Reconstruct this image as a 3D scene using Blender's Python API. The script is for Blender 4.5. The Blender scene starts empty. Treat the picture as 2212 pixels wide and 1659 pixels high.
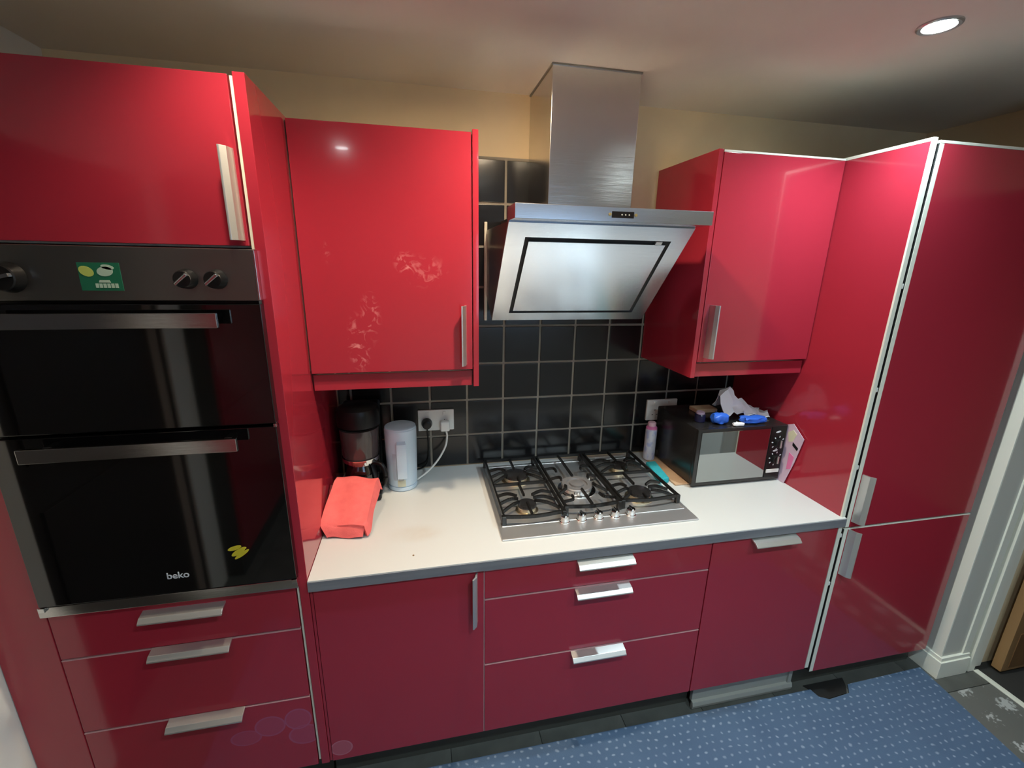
import bpy, bmesh, math, random
from mathutils import Matrix, Vector
random.seed(7)
SC = bpy.context.scene
COL = SC.collection
PI = math.pi
# ------------------------------------------------------------------ camera, world, lights, exposure
FL = 0.05                     # floor height (all heights share one datum: worktop top at 0.88)
ZC = 2.348                    # ceiling
HT = 0.88                     # worktop top
D = 0.667                     # back wall plane y
W = 1.824                     # left face of the fridge housing (tower right face is x = 0)
CAM = (0.33637, -1.14276, 1.75085)
def cam_matrix(p, y, r):
    cp, sp, cy, sy, cr, sr = math.cos(p), math.sin(p), math.cos(y), math.sin(y), math.cos(r), math.sin(r)
    f = Vector((sy*cp, cy*cp, sp)); rt = Vector((cy, -sy, 0)); u = rt.cross(f)
    rt2 = cr*rt + sr*u; u2 = -sr*rt + cr*u
    m = Matrix((rt2, u2, -f)).transposed().to_4x4()
    m.translation = Vector(CAM)
    return m
cd = bpy.data.cameras.new('camera'); cam = bpy.data.objects.new('camera', cd); COL.objects.link(cam)
cam.matrix_world = cam_matrix(-0.268676, 0.208339, 0.01849)
cd.sensor_width = 36.0; cd.lens = 953.815/2212*36.0; cd.clip_start = 0.02
SC.camera = cam
w = bpy.data.worlds.new('world'); SC.world = w; w.use_nodes = True
w.node_tree.nodes['Background'].inputs[0].default_value = (0.55, 0.75, 1.0, 1)
w.node_tree.nodes['Background'].inputs[1].default_value = 2.0
SC.view_settings.view_transform = 'Standard'; SC.view_settings.look = 'None'
SC.view_settings.gamma = 1.0; SC.view_settings.use_curve_mapping = False
SC.view_settings.exposure = 0.62
try:
    SC.cycles.use_denoising = True
    SC.cycles.max_bounces = 10; SC.cycles.diffuse_bounces = 6; SC.cycles.glossy_bounces = 6
    SC.cycles.sample_clamp_indirect = 12.0
    SC.cycles.blur_glossy = 0.1
except Exception: pass
COOL = (0.74, 0.93, 1.0); WARM = (1.0, 0.82, 0.60); NEUT = (0.93, 0.95, 1.0)
# ceiling downlights and added fill lamps: x, y, watts, colour, label
DOWN = [
    (1.650, -0.070, 30.0, 150, COOL, 'round recessed downlight glowing cool white in the ceiling above the fridge housing'),
    (0.680, -0.080, 22.0, 155, WARM, 'recessed downlight with a warm bulb in the ceiling in front of the cooker hood'),
    (0.020, -0.190, 15.0, 130, WARM, 'added fill lamp with a warm bulb in the ceiling close to the oven tower'),  # unseen lamp, added to brighten the upper right of the tower front
    (-0.050, -1.140, 5.0, 150, NEUT, 'recessed downlight whose glow is mirrored in the left wall cabinet door'),
    (0.800, -1.140, 44.0, 130, COOL, 'added cool fill lamp in the ceiling above the middle of the kitchen floor'),  # unseen lamp, added as fill for the lower cabinet fronts
    (1.720, -1.140, 26.0, 140, COOL, 'recessed cool downlight in the ceiling whose streak shows on the hood chimney'),
]
# ------------------------------------------------------------------ materials
MATS = {}
def mat(name, col, rough=0.5, metal=0.0, spec=0.5, coat=0.0, emit=None, es=0.0, ior=1.5, aniso=0.0, noise=None, bump=None, alpha=None, trans=0.0):
    m = bpy.data.materials.new(name); m.use_nodes = True
    nt = m.node_tree; b = nt.nodes['Principled BSDF']
    b.inputs['Base Color'].default_value = (*col, 1); b.inputs['Roughness'].default_value = rough
    b.inputs['Metallic'].default_value = metal; b.inputs['IOR'].default_value = ior
    b.inputs['Specular IOR Level'].default_value = spec
    b.inputs['Coat Weight'].default_value = coat; b.inputs['Coat Roughness'].default_value = 0.04
    b.inputs['Transmission Weight'].default_value = trans
    if aniso: b.inputs['Anisotropic'].default_value = aniso
    if emit: b.inputs['Emission Color'].default_value = (*emit, 1); b.inputs['Emission Strength'].default_value = es
    tc = nt.nodes.new('ShaderNodeTexCoord')
    if noise:                       # (scale vector, colour2, lo, hi)
        mp = nt.nodes.new('ShaderNodeMapping'); mp.inputs['Scale'].default_value = noise[0]
        n = nt.nodes.new('ShaderNodeTexNoise'); n.inputs['Scale'].default_value = 1.0; n.inputs['Detail'].default_value = 4
        r = nt.nodes.new('ShaderNodeMapRange'); r.inputs[1].default_value = noise[2]; r.inputs[2].default_value = noise[3]
        mx = nt.nodes.new('ShaderNodeMix'); mx.data_type = 'RGBA'
        mx.inputs[6].default_value = (*col, 1); mx.inputs[7].default_value = (*noise[1], 1)
        nt.links.new(tc.outputs['Object'], mp.inputs[0]); nt.links.new(mp.outputs[0], n.inputs[0])
        nt.links.new(n.outputs[0], r.inputs[0]); nt.links.new(r.outputs[0], mx.inputs[0])
        nt.links.new(mx.outputs[2], b.inputs['Base Color'])
    if bump:                        # (scale vector, strength, distance)
        mp = nt.nodes.new('ShaderNodeMapping'); mp.inputs['Scale'].default_value = bump[0]
        n = nt.nodes.new('ShaderNodeTexNoise'); n.inputs['Scale'].default_value = 1.0; n.inputs['Detail'].default_value = 3
        bp = nt.nodes.new('ShaderNodeBump'); bp.inputs['Strength'].default_value = bump[1]; bp.inputs['Distance'].default_value = bump[2]
        nt.links.new(tc.outputs['Object'], mp.inputs[0]); nt.links.new(mp.outputs[0], n.inputs[0])
        nt.links.new(n.outputs[0], bp.inputs['Height']); nt.links.new(bp.outputs[0], b.inputs['Normal'])
    MATS[name] = m
    return m
def nodes(m): return m.node_tree.nodes, m.node_tree.links, m.node_tree.nodes['Principled BSDF']
def mathn(nt, op, a, b=None, c=None):
    n = nt.nodes.new('ShaderNodeMath'); n.operation = op
    for i, v in enumerate((a, b, c)):
        if v is None: continue
        if isinstance(v, (int, float)): n.inputs[i].default_value = v
        else: nt.links.new(v, n.inputs[i])
    return n.outputs[0]
RED = (0.36, 0.023, 0.042)
mat('red_gloss', RED, 0.13, spec=0.5, coat=0.25, bump=((3, 3, 3), 0.012, 0.01))
mat('red_edge', (0.50, 0.02, 0.02), 0.3)
mat('cream_edge', (0.72, 0.70, 0.58), 0.45)
mat('pale_edge', (0.50, 0.27, 0.28), 0.4)
mat('white_edge', (0.74, 0.76, 0.66), 0.4)
mat('carcass', (0.6, 0.58, 0.5), 0.5)
mat('dark_void', (0.012, 0.012, 0.012), 0.6)
mat('alu', (0.66, 0.67, 0.65), 0.33, metal=0.85)
mat('steel', (0.63, 0.62, 0.60), 0.15, metal=1.0, bump=((4, 4, 1400), 0.16, 0.0006))
mat('steel_panel', (0.60, 0.64, 0.69), 0.24, metal=1.0, bump=((4, 1200, 1200), 0.14, 0.0006))
mat('steel_hob', (0.84, 0.84, 0.83), 0.44, metal=1.0, bump=((5, 180, 5), 0.03, 0.002))
mat('steel_dark', (0.27, 0.265, 0.25), 0.3, metal=1.0, bump=((4, 4, 260), 0.05, 0.002))
mat('chrome', (0.75, 0.75, 0.74), 0.12, metal=1.0)
mat('brass_burner', (0.66, 0.58, 0.40), 0.28, metal=1.0)
mat('black_glass', (0.003, 0.003, 0.0035), 0.05, spec=0.5, ior=1.8)
mat('black_plastic', (0.006, 0.006, 0.0065), 0.33, spec=0.35)
mat('black_enamel', (0.016, 0.015, 0.015), 0.22, spec=0.6)
mat('cast_iron', (0.008, 0.0075, 0.007), 0.36, spec=0.4)
mat('burner_grey', (0.30, 0.29, 0.29), 0.4, metal=0.6)
mat('mirror_glass', (0.40, 0.43, 0.43), 0.03, metal=1.0)
mat('wall_paint', (0.82, 0.66, 0.41), 0.7, noise=((6, 6, 6), (0.77, 0.61, 0.38), 0.35, 0.7))
mat('ceiling_paint', (0.80, 0.73, 0.64), 0.75, noise=((2.5, 2.5, 2.5), (0.75, 0.68, 0.59), 0.35, 0.7))
mat('white_paint', (0.80, 0.82, 0.78), 0.55)
mat('grey_paint', (0.60, 0.60, 0.54), 0.6)
mat('trim_white', (0.84, 0.86, 0.76), 0.4)
mat('black_tile', (0.009, 0.009, 0.010), 0.18, spec=0.5, bump=((9, 9, 9), 0.08, 0.01), noise=((5, 5, 12), (0.03, 0.031, 0.033), 0.55, 0.8))
mat('grout', (0.30, 0.27, 0.22), 0.85)
mat('grey_edge', (0.15, 0.16, 0.185), 0.25, noise=((3, 60, 60), (0.20, 0.21, 0.23), 0.3, 0.7))
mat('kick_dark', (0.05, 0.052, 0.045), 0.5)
mat('kick_grey', (0.30, 0.31, 0.28), 0.45)
mat('white_plastic', (0.72, 0.73, 0.70), 0.35)
mat('kettle_white', (0.56, 0.69, 0.80), 0.3)
mat('gauge', (0.45, 0.52, 0.60), 0.2)
mat('label_cream', (0.66, 0.66, 0.50), 0.5)
mat('grey_mark', (0.25, 0.27, 0.27), 0.5)
mat('smoke_glass', (0.055, 0.045, 0.045), 0.08, spec=0.6)
mat('towel', (0.80, 0.15, 0.14), 0.95, noise=((40, 40, 40), (0.74, 0.125, 0.12), 0.3, 0.7), bump=((420, 420, 420), 0.35, 0.002))
mat('tan_board', (0.55, 0.37, 0.23), 0.6, noise=((4, 40, 4), (0.48, 0.31, 0.19), 0.3, 0.7))
mat('teal', (0.02, 0.33, 0.38), 0.8, bump=((150, 150, 150), 0.5, 0.004))
mat('bag_white', (0.88, 0.90, 0.92), 0.35)
mat('bag_blue', (0.03, 0.13, 0.62), 0.3)
mat('navy', (0.015, 0.015, 0.05), 0.3)
mat('lilac', (0.62, 0.48, 0.62), 0.4)
mat('pink', (0.72, 0.20, 0.42), 0.4)
mat('can_body', (0.66, 0.67, 0.74), 0.25, noise=((40, 40, 25), (0.42, 0.46, 0.68), 0.5, 0.62))
mat('pink_cap', (0.72, 0.45, 0.52), 0.4)
mat('cable_white', (0.7, 0.7, 0.66), 0.4)
mat('sticker_green', (0.012, 0.13, 0.07), 0.35)
mat('sticker_lime', (0.42, 0.52, 0.12), 0.4)
mat('sticker_pale', (0.38, 0.52, 0.42), 0.4)
mat('print_white', (0.62, 0.66, 0.70), 0.4)
mat('yellow', (0.62, 0.52, 0.03), 0.5)
mat('gold', (0.7, 0.52, 0.2), 0.3, metal=1.0)
mat('wood', (0.24, 0.13, 0.05), 0.4, noise=((14, 14, 1.2), (0.15, 0.075, 0.03), 0.3, 0.7))
mat('wood_light', (0.34, 0.20, 0.085), 0.4, noise=((14, 14, 1.2), (0.25, 0.14, 0.06), 0.3, 0.7))
mat('dark_door', (0.02, 0.015, 0.012), 0.5)
mat('unit_grey', (0.62, 0.65, 0.62), 0.35)
mat('lamp_glow', (1, 1, 1), 0.4, emit=(0.84, 0.98, 1.0), es=45.0)
mat('fill_lamp_warm', (1, 1, 1), 0.4, emit=(1.0, 0.82, 0.60), es=14.0)
mat('lamp_bulb', (1, 1, 1), 0.4, emit=(1.0, 0.78, 0.52), es=480.0)
mat('rim', (0.55, 0.54, 0.52), 0.3, metal=0.8)
mat('pane', (0.9, 0.95, 1.0), 0.02, trans=1.0, ior=1.1)
mat('floor_tile', (0.075, 0.08, 0.073), 0.4, noise=((9, 9, 9), (0.105, 0.11, 0.10), 0.35, 0.65))
mat('floor_joint', (0.03, 0.03, 0.028), 0.7)
# worktop: off-white laminate with a faint brown stain and pale ring of its own
m = mat('worktop', (0.58, 0.595, 0.58), 0.30, bump=((400, 400, 400), 0.03, 0.001)); N, L, B = nodes(m); nt = m.node_tree
g = N.new('ShaderNodeNewGeometry'); sx = N.new('ShaderNodeSeparateXYZ'); L.new(g.outputs['Position'], sx.inputs[0])
dx = mathn(nt, 'MULTIPLY', mathn(nt, 'SUBTRACT', sx.outputs[0], 0.30), 1.0)
dy = mathn(nt, 'MULTIPLY', mathn(nt, 'SUBTRACT', sx.outputs[1], 0.17), 1.9)
dd = mathn(nt, 'SQRT', mathn(nt, 'ADD', mathn(nt, 'POWER', mathn(nt, 'ABSOLUTE', dx), 2.0), mathn(nt, 'POWER', mathn(nt, 'ABSOLUTE', dy), 2.0)))
mr = N.new('ShaderNodeMapRange'); mr.interpolation_type = 'SMOOTHSTEP'; mr.inputs[1].default_value = 0.12; mr.inputs[2].default_value = 0.0
mr.inputs[3].default_value = 0.0; mr.inputs[4].default_value = 0.45; L.new(dd, mr.inputs[0])
ns = N.new('ShaderNodeTexNoise'); ns.inputs['Scale'].default_value = 22; L.new(g.outputs['Position'], ns.inputs[0])
fac = mathn(nt, 'MULTIPLY', mr.outputs[0], ns.outputs[0])
mx = N.new('ShaderNodeMix'); mx.data_type = 'RGBA'; mx.inputs[6].default_value = (0.58, 0.595, 0.58, 1); mx.inputs[7].default_value = (0.42, 0.27, 0.12, 1)
L.new(fac, mx.inputs[0]); L.new(mx.outputs[2], B.inputs['Base Color'])
# red door with paler blotches and pinkish ringed ovals mixed into the colour (left wall cabinet, foot of the tall unit)
def blotch_mat(name, spots, col):
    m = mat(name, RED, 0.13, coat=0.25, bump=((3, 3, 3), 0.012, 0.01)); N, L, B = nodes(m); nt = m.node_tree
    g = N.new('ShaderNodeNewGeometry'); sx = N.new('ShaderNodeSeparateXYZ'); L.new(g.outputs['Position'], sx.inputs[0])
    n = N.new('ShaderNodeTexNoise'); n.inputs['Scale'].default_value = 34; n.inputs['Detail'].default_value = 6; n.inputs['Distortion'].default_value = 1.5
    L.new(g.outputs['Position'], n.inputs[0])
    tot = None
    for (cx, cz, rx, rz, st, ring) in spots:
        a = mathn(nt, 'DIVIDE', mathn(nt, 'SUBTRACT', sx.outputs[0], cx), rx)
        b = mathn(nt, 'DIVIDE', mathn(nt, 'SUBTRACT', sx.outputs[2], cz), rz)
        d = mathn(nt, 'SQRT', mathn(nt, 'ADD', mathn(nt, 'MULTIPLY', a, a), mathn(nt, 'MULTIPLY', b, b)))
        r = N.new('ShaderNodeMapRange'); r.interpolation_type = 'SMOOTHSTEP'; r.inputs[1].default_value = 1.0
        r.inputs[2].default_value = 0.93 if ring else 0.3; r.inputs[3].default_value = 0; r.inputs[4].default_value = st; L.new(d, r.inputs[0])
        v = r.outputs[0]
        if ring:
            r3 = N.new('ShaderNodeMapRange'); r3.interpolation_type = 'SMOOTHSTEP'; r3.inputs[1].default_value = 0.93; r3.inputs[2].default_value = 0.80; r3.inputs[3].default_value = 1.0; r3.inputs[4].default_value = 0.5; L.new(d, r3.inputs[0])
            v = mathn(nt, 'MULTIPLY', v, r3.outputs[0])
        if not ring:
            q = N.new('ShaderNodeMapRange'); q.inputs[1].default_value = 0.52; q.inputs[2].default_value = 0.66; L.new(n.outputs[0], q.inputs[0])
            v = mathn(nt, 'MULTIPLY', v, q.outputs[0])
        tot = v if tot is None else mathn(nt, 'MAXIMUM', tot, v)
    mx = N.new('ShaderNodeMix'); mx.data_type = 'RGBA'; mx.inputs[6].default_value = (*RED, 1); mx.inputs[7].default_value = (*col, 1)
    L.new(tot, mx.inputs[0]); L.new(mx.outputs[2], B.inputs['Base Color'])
blotch_mat('red_blotched', [(0.150, 1.50, 0.04, 0.11, 1.0, 0), (0.19, 1.58, 0.035, 0.10, 0.7, 0), (0.30, 1.745, 0.04, 0.04, 0.9, 0), (0.36, 1.72, 0.08, 0.06, 0.4, 0), (0.08, 1.77, 0.012, 0.04, 0.4, 0)], (0.62, 0.20, 0.22))
blotch_mat('red_ovals', [(-0.155, 0.375, 0.045, 0.040, 0.62, 1), (-0.075, 0.385, 0.040, 0.042, 0.70, 1), (-0.225, 0.345, 0.045, 0.03, 0.5, 1), (-0.06, 0.32, 0.05, 0.04, 0.6, 1)], (0.36, 0.10, 0.20))
blotch_mat('red_ringed', [(0.040, 0.235, 0.035, 0.032, 0.8, 1)], (0.50, 0.18, 0.24))
# rug: blue with a staggered grid of pale dots
m = mat('rug', (0.050, 0.105, 0.20), 0.95, bump=((300, 300, 300), 0.5, 0.003)); N, L, B = nodes(m); nt = m.node_tree
tc = N.new('ShaderNodeTexCoord'); sx = N.new('ShaderNodeSeparateXYZ'); L.new(tc.outputs['Object'], sx.inputs[0])
P = 0.0265
nv = N.new('ShaderNodeTexNoise'); nv.inputs['Scale'].default_value = 16; L.new(tc.outputs['Object'], nv.inputs[0]); sj = N.new('ShaderNodeSeparateXYZ'); L.new(nv.outputs['Color'], sj.inputs[0])
v = mathn(nt, 'ADD', mathn(nt, 'DIVIDE', sx.outputs[1], P), mathn(nt, 'MULTIPLY', sj.outputs[1], 1.3)); row = mathn(nt, 'FLOOR', v)
u = mathn(nt, 'ADD', mathn(nt, 'DIVIDE', sx.outputs[0], P*1.25), mathn(nt, 'ADD', mathn(nt, 'MULTIPLY', row, 0.5), mathn(nt, 'MULTIPLY', sj.outputs[0], 1.3)))
fu = mathn(nt, 'SUBTRACT', mathn(nt, 'FRACT', u), 0.5); fv = mathn(nt, 'SUBTRACT', mathn(nt, 'FRACT', v), 0.5)
d = mathn(nt, 'SQRT', mathn(nt, 'ADD', mathn(nt, 'MULTIPLY', fu, fu), mathn(nt, 'MULTIPLY', fv, fv)))
r = N.new('ShaderNodeMapRange'); r.inputs[1].default_value = 0.21; r.inputs[2].default_value = 0.08; L.new(d, r.inputs[0])
nz = N.new('ShaderNodeTexNoise'); nz.inputs['Scale'].default_value = 5; L.new(tc.outputs['Object'], nz.inputs[0])
nz2 = N.new('ShaderNodeTexNoise'); nz2.inputs['Scale'].default_value = 30; L.new(tc.outputs['Object'], nz2.inputs[0])
mb = N.new('ShaderNodeMix'); mb.data_type = 'RGBA'; mb.inputs[6].default_value = (0.055, 0.100, 0.180, 1); mb.inputs[7].default_value = (0.082, 0.14, 0.235, 1); L.new(nz.outputs[0], mb.inputs[0])
mx = N.new('ShaderNodeMix'); mx.data_type = 'RGBA'; mx.inputs[7].default_value = (0.30, 0.38, 0.50, 1)
L.new(mathn(nt, 'MULTIPLY', r.outputs[0], mathn(nt, 'MULTIPLY', nz2.outputs[0], 1.15)), mx.inputs[0]); L.new(mb.outputs[2], mx.inputs[6]); L.new(mx.outputs[2], B.inputs['Base Color'])
# patterned floor tile: pale flower print on grey
m = mat('floor_flower', (0.13, 0.135, 0.125), 0.4); N, L, B = nodes(m); nt = m.node_tree
g = N.new('ShaderNodeNewGeometry'); vo = N.new('ShaderNodeTexVoronoi'); vo.inputs['Scale'].default_value = 8.5; vo.inputs['Randomness'].default_value = 0.45
L.new(g.outputs['Position'], vo.inputs['Vector'])
n2 = N.new('ShaderNodeTexNoise'); n2.inputs['Scale'].default_value = 75; n2.inputs['Detail'].default_value = 3; L.new(g.outputs['Position'], n2.inputs[0])
dd = mathn(nt, 'ADD', vo.outputs['Distance'], mathn(nt, 'MULTIPLY', mathn(nt, 'SUBTRACT', n2.outputs[0], 0.5), 0.9))
r = N.new('ShaderNodeMapRange'); r.inputs[1].default_value = 0.30; r.inputs[2].default_value = 0.20; L.new(dd, r.inputs[0])
mx = N.new('ShaderNodeMix'); mx.data_type = 'RGBA'; mx.inputs[6].default_value = (0.13, 0.135, 0.125, 1); mx.inputs[7].default_value = (0.42, 0.44, 0.43, 1)
L.new(r.outputs[0], mx.inputs[0]); L.new(mx.outputs[2], B.inputs['Base Color'])

# ------------------------------------------------------------------ mesh helpers
def BM(): return bmesh.new()
def box(bm, x0, x1, y0, y1, z0, z1, bev=0.0, seg=2, M=None):
    r = bmesh.ops.create_cube(bm, size=1.0); vs = r['verts']
    for v in vs:
        v.co = Vector(((x0+x1)/2 + v.co.x*(x1-x0), (y0+y1)/2 + v.co.y*(y1-y0), (z0+z1)/2 + v.co.z*(z1-z0)))
    if bev > 0:
        es = list({e for v in vs for e in v.link_edges})
        o = bmesh.ops.bevel(bm, geom=es, offset=bev, segments=seg, affect='EDGES', profile=0.5)
        vs = list({v for f in o['faces'] for v in f.verts} | {v for v in vs if v.is_valid})
    if M is not None: bmesh.ops.transform(bm, matrix=M, verts=[v for v in vs if v.is_valid])
    return bm
def lathe(bm, prof, c, seg=32, axis='z', cap=True):
    rings = []
    for (r, h) in prof:
        ring = []
        for k in range(seg):
            a = 2*PI*k/seg; x, y = r*math.cos(a), r*math.sin(a)
            p = {'z': (x, y, h), 'y': (x, h, -y), 'x': (h, x, y)}[axis]
            ring.append(bm.verts.new((c[0]+p[0], c[1]+p[1], c[2]+p[2])))
        rings.append(ring)
    for a, b in zip(rings, rings[1:]):
        for k in range(seg): bm.faces.new((a[k], a[(k+1) % seg], b[(k+1) % seg], b[k]))
    if cap:
        bm.faces.new(rings[0][::-1]); bm.faces.new(rings[-1])
    return bm
def tube(bm, pts, r, seg=8):
    pts = [Vector(p) for p in pts]; rings = []
    up = Vector((0, 0, 1))
    for i, p in enumerate(pts):
        t = (pts[min(i+1, len(pts)-1)] - pts[max(i-1, 0)]).normalized()
        a = t.cross(up)
        if a.length < 1e-3: a = t.cross(Vector((1, 0, 0)))
        a.normalize(); b = a.cross(t)
        rr = r[i] if isinstance(r, (list, tuple)) else r
        rings.append([bm.verts.new(p + a*rr*math.cos(2*PI*k/seg) + b*rr*math.sin(2*PI*k/seg)) for k in range(seg)])
    for q, s in zip(rings, rings[1:]):
        for k in range(seg): bm.faces.new((q[k], q[(k+1) % seg], s[(k+1) % seg], s[k]))
    bm.faces.new(rings[0][::-1]); bm.faces.new(rings[-1])
    return bm
def prism(bm, poly, axis, a0, a1, bev=0.0):
    def P(p, t): return {'x': (t, p[0], p[1]), 'y': (p[0], t, p[1]), 'z': (p[0], p[1], t)}[axis]
    A = [bm.verts.new(P(p, a0)) for p in poly]; B = [bm.verts.new(P(p, a1)) for p in poly]
    n = len(poly); fs = [bm.faces.new(A), bm.faces.new(B[::-1])]
    for i in range(n): fs.append(bm.faces.new((A[i], B[i], B[(i+1) % n], A[(i+1) % n])))
    if bev > 0:
        es = list({e for f in fs for e in f.edges})
        bmesh.ops.bevel(bm, geom=es, offset=bev, segments=2, affect='EDGES', profile=0.5)
    return bm
def smooth_path(pts, n=8):
    out = []; P = [Vector(p) for p in pts]
    for i in range(len(P)-1):
        p0, p1, p2, p3 = P[max(i-1, 0)], P[i], P[i+1], P[min(i+2, len(P)-1)]
        for k in range(n):
            t = k/n
            out.append(0.5*((2*p1) + (p2-p0)*t + (2*p0-5*p1+4*p2-p3)*t*t + (3*p1-p0-3*p2+p3)*t**3))
    out.append(P[-1]); return out
def world_loc(o):
    v = Vector(o.location)
    while o.parent: o = o.parent; v += Vector(o.location)
    return v
def obj(name, bm, m, parent=None, smooth=None, label=None):
    bmesh.ops.recalc_face_normals(bm, faces=bm.faces)
    me = bpy.data.meshes.new(name)
    # origin at the bottom centre of the piece
    xs = [v.co.x for v in bm.verts]; ys = [v.co.y for v in bm.verts]; zs = [v.co.z for v in bm.verts]
    org = Vector(((min(xs)+max(xs))/2, (min(ys)+max(ys))/2, min(zs)))
    bmesh.ops.translate(bm, vec=-org, verts=bm.verts)
    bm.to_mesh(me); bm.free()
    me.materials.append(MATS[m])
    o = bpy.data.objects.new(name, me); COL.objects.link(o)
    if parent is not None:
        o.parent = parent; o.location = org - world_loc(parent)
    else: o.location = org
    if smooth is not None:
        for p in me.polygons: p.use_smooth = True
        try: me.set_sharp_from_angle(angle=math.radians(smooth))
        except Exception: pass
        wn = o.modifiers.new('weighted_normal', 'WEIGHTED_NORMAL'); wn.keep_sharp = True
    if label: o['label'] = label
    return o
def bx(name, m, parent, *a, bev=0.002, label=None):
    bm = BM(); box(bm, *a, bev=bev); return obj(name, bm, m, parent, 40, label)
def thing(name, label, cat, loc, group=None):
    o = bpy.data.objects.new(name, None); COL.objects.link(o); o.location = loc; o.empty_display_size = 0.05
    o['label'] = label; o['category'] = cat
    if group: o['group'] = group
    return o
def tag(o, label, cat, group=None, kind=None):
    if label: o['label'] = label
    if cat: o['category'] = cat
    if group: o['group'] = group
    if kind: o['kind'] = kind
    return o
def struct(name, bm, m, parent=None, smooth=None):
    o = obj(name, bm, m, parent, smooth)
    if parent is None: o['kind'] = 'structure'
    return o
def sbox(name, m, *a, bev=0.0):
    bm = BM(); box(bm, *a, bev=bev); return struct(name, bm, m, None, 40 if bev else None)

# ------------------------------------------------------------------ room shell
XL, XR, YF = -0.752, 2.624, -2.75
fl = sbox('floor', 'floor_joint', XL-0.2, 4.2, YF-0.1, D+0.1, FL-0.12, FL-0.004)
# vinyl tiles laid on the floor, plain by the doorway, flowered in front of it
TS = 0.33
for i in range(11):
    for j in range(10):
        x0 = -0.93 + i*TS; y0 = -0.11 - TS*(j-2)
        if x0 > 2.9 or y0 + TS < YF or y0 > D: continue
        bm = BM(); box(bm, x0+0.001, x0+TS-0.001, max(y0, YF)+0.001, min(y0+TS, D)-0.001, FL-0.004, FL, bev=0.0008, seg=1)
        flower = (j >= 3 and x0 > 1.0)
        obj('floor_tile', bm, 'floor_flower' if flower else 'floor_tile', fl, None)
sbox('ceiling', 'ceiling_paint', XL-0.2, 4.2, YF-0.1, D+0.1, ZC, ZC+0.1)
wb = sbox('wall_back', 'wall_paint', XL-0.2, 4.2, D, D+0.12, FL-0.1, ZC)
bm = BM(); box(bm, 0.0, W, D-0.004, D+0.001, HT, 1.972); box(bm, 0.0, 1.0, D-0.004, D+0.001, 1.972, 2.132); g_ = obj('grout', bm, 'grout', wb)
# left wall: nib, dark doorway, wall beyond
bm = BM()
box(bm, XL-0.12, XL, -0.24, D, FL-0.01, ZC); box(bm, XL-0.12, XL, YF, -1.05, FL-0.01, ZC); box(bm, XL-0.12, XL, -1.05, -0.24, 2.06, ZC)
struct('wall_left', bm, 'white_paint')
d1 = sbox('door_1', 'dark_door', XL-0.09, XL-0.05, -1.05, -0.24, FL, 2.06)
bx('panel', 'dark_door', d1, XL-0.052, XL-0.04, -0.95, -0.34, 1.15, 1.95); bx('panel', 'dark_door', d1, XL-0.052, XL-0.04, -0.95, -0.34, 0.2, 1.0)
bm = BM(); box(bm, XL-0.02, XL+0.012, -1.21, -1.05, FL, 2.13, bev=0.003); struct('trim_1', bm, 'white_paint')
# front wall (behind the camera) with a window
bm = BM()
WX0, WX1, WZ0, WZ1 = 0.9, 2.0, 1.15, 2.05
for a in ((XL-0.1, WX0, FL-0.01, ZC), (WX1, 4.2, FL-0.01, ZC), (WX0, WX1, FL-0.01, WZ0), (WX0, WX1, WZ1, ZC)):
    box(bm, a[0], a[1], YF-0.12, YF, a[2], a[3])
struct('wall_front', bm, 'white_paint')
bm = BM()
for a in ((WX0, WX1, WZ0, WZ0+0.05), (WX0, WX1, WZ1-0.05, WZ1), (WX0, WX0+0.05, WZ0+0.05, WZ1-0.05), (WX1-0.05, WX1, WZ0+0.05, WZ1-0.05), (1.43, 1.48, WZ0+0.05, WZ1-0.05)):
    box(bm, a[0], a[1], YF-0.09, YF-0.03, a[2], a[3], bev=0.003)
w1 = struct('window_1', bm, 'white_plastic')
for a in ((WX0+0.05, 1.43), (1.48, WX1-0.05)):
    bm = BM(); box(bm, a[0], a[1], YF-0.064, YF-0.06, WZ0+0.05, WZ1-0.05); obj('pane', bm, 'pane', w1)
# right wall with the doorway; nib beside the fridge housing
bm = BM()
box(bm, XR, XR+0.12, -0.02, D, FL-0.01, ZC); box(bm, XR, XR+0.12, YF, -0.72, FL-0.01, ZC); box(bm, XR, XR+0.12, -0.72, -0.02, 2.06, ZC)
struct('wall_right', bm, 'wall_paint')
NX = 2.475; NY = -0.036
nib = sbox('wall_nib', 'grey_paint', NX, XR+0.001, NY, 0.12, FL, ZC)
bm = BM(); box(bm, NX-0.005, NX+0.004, NY-0.002, NY+0.035, FL+0.09, ZC, bev=0.002); obj('corner_strip', bm, 'trim_white', nib, 40)
bm = BM(); box(bm, 2.585, 2.622, NY-0.006, NY+0.004, FL+0.09, ZC, bev=0.002); obj('edge_strip', bm, 'trim_white', nib, 40)
bm = BM()
prism(bm, [(NX-0.016, NY-0.016), (XR, NY-0.016), (XR, NY), (NX, NY), (NX, 0.12), (NX-0.016, 0.12)], 'z', FL, FL+0.085, bev=0.002)
prism(bm, [(NX-0.010, NY-0.010), (XR, NY-0.010), (XR, NY+.001), (NX+.001, NY+.001), (NX+.001, 0.12), (NX-0.010, 0.12)], 'z', FL+0.083, FL+0.103, bev=0.003)
struct('baseboard_right', bm, 'trim_white', None, 40)
bm = BM()
box(bm, 2.64, 2.675, -0.05, -0.02, FL, 2.06, bev=0.003); box(bm, 2.675, 2.735, -0.035, -0.021, FL, 2.06, bev=0.002)
struct('trim_2', bm, 'trim_white', None, 40)
bm = BM(); box(bm, 2.668, 2.694, -0.72, -0.05, FL, FL+0.007, bev=0.003); struct('trim_3', bm, 'white_edge', None, 40)
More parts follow.
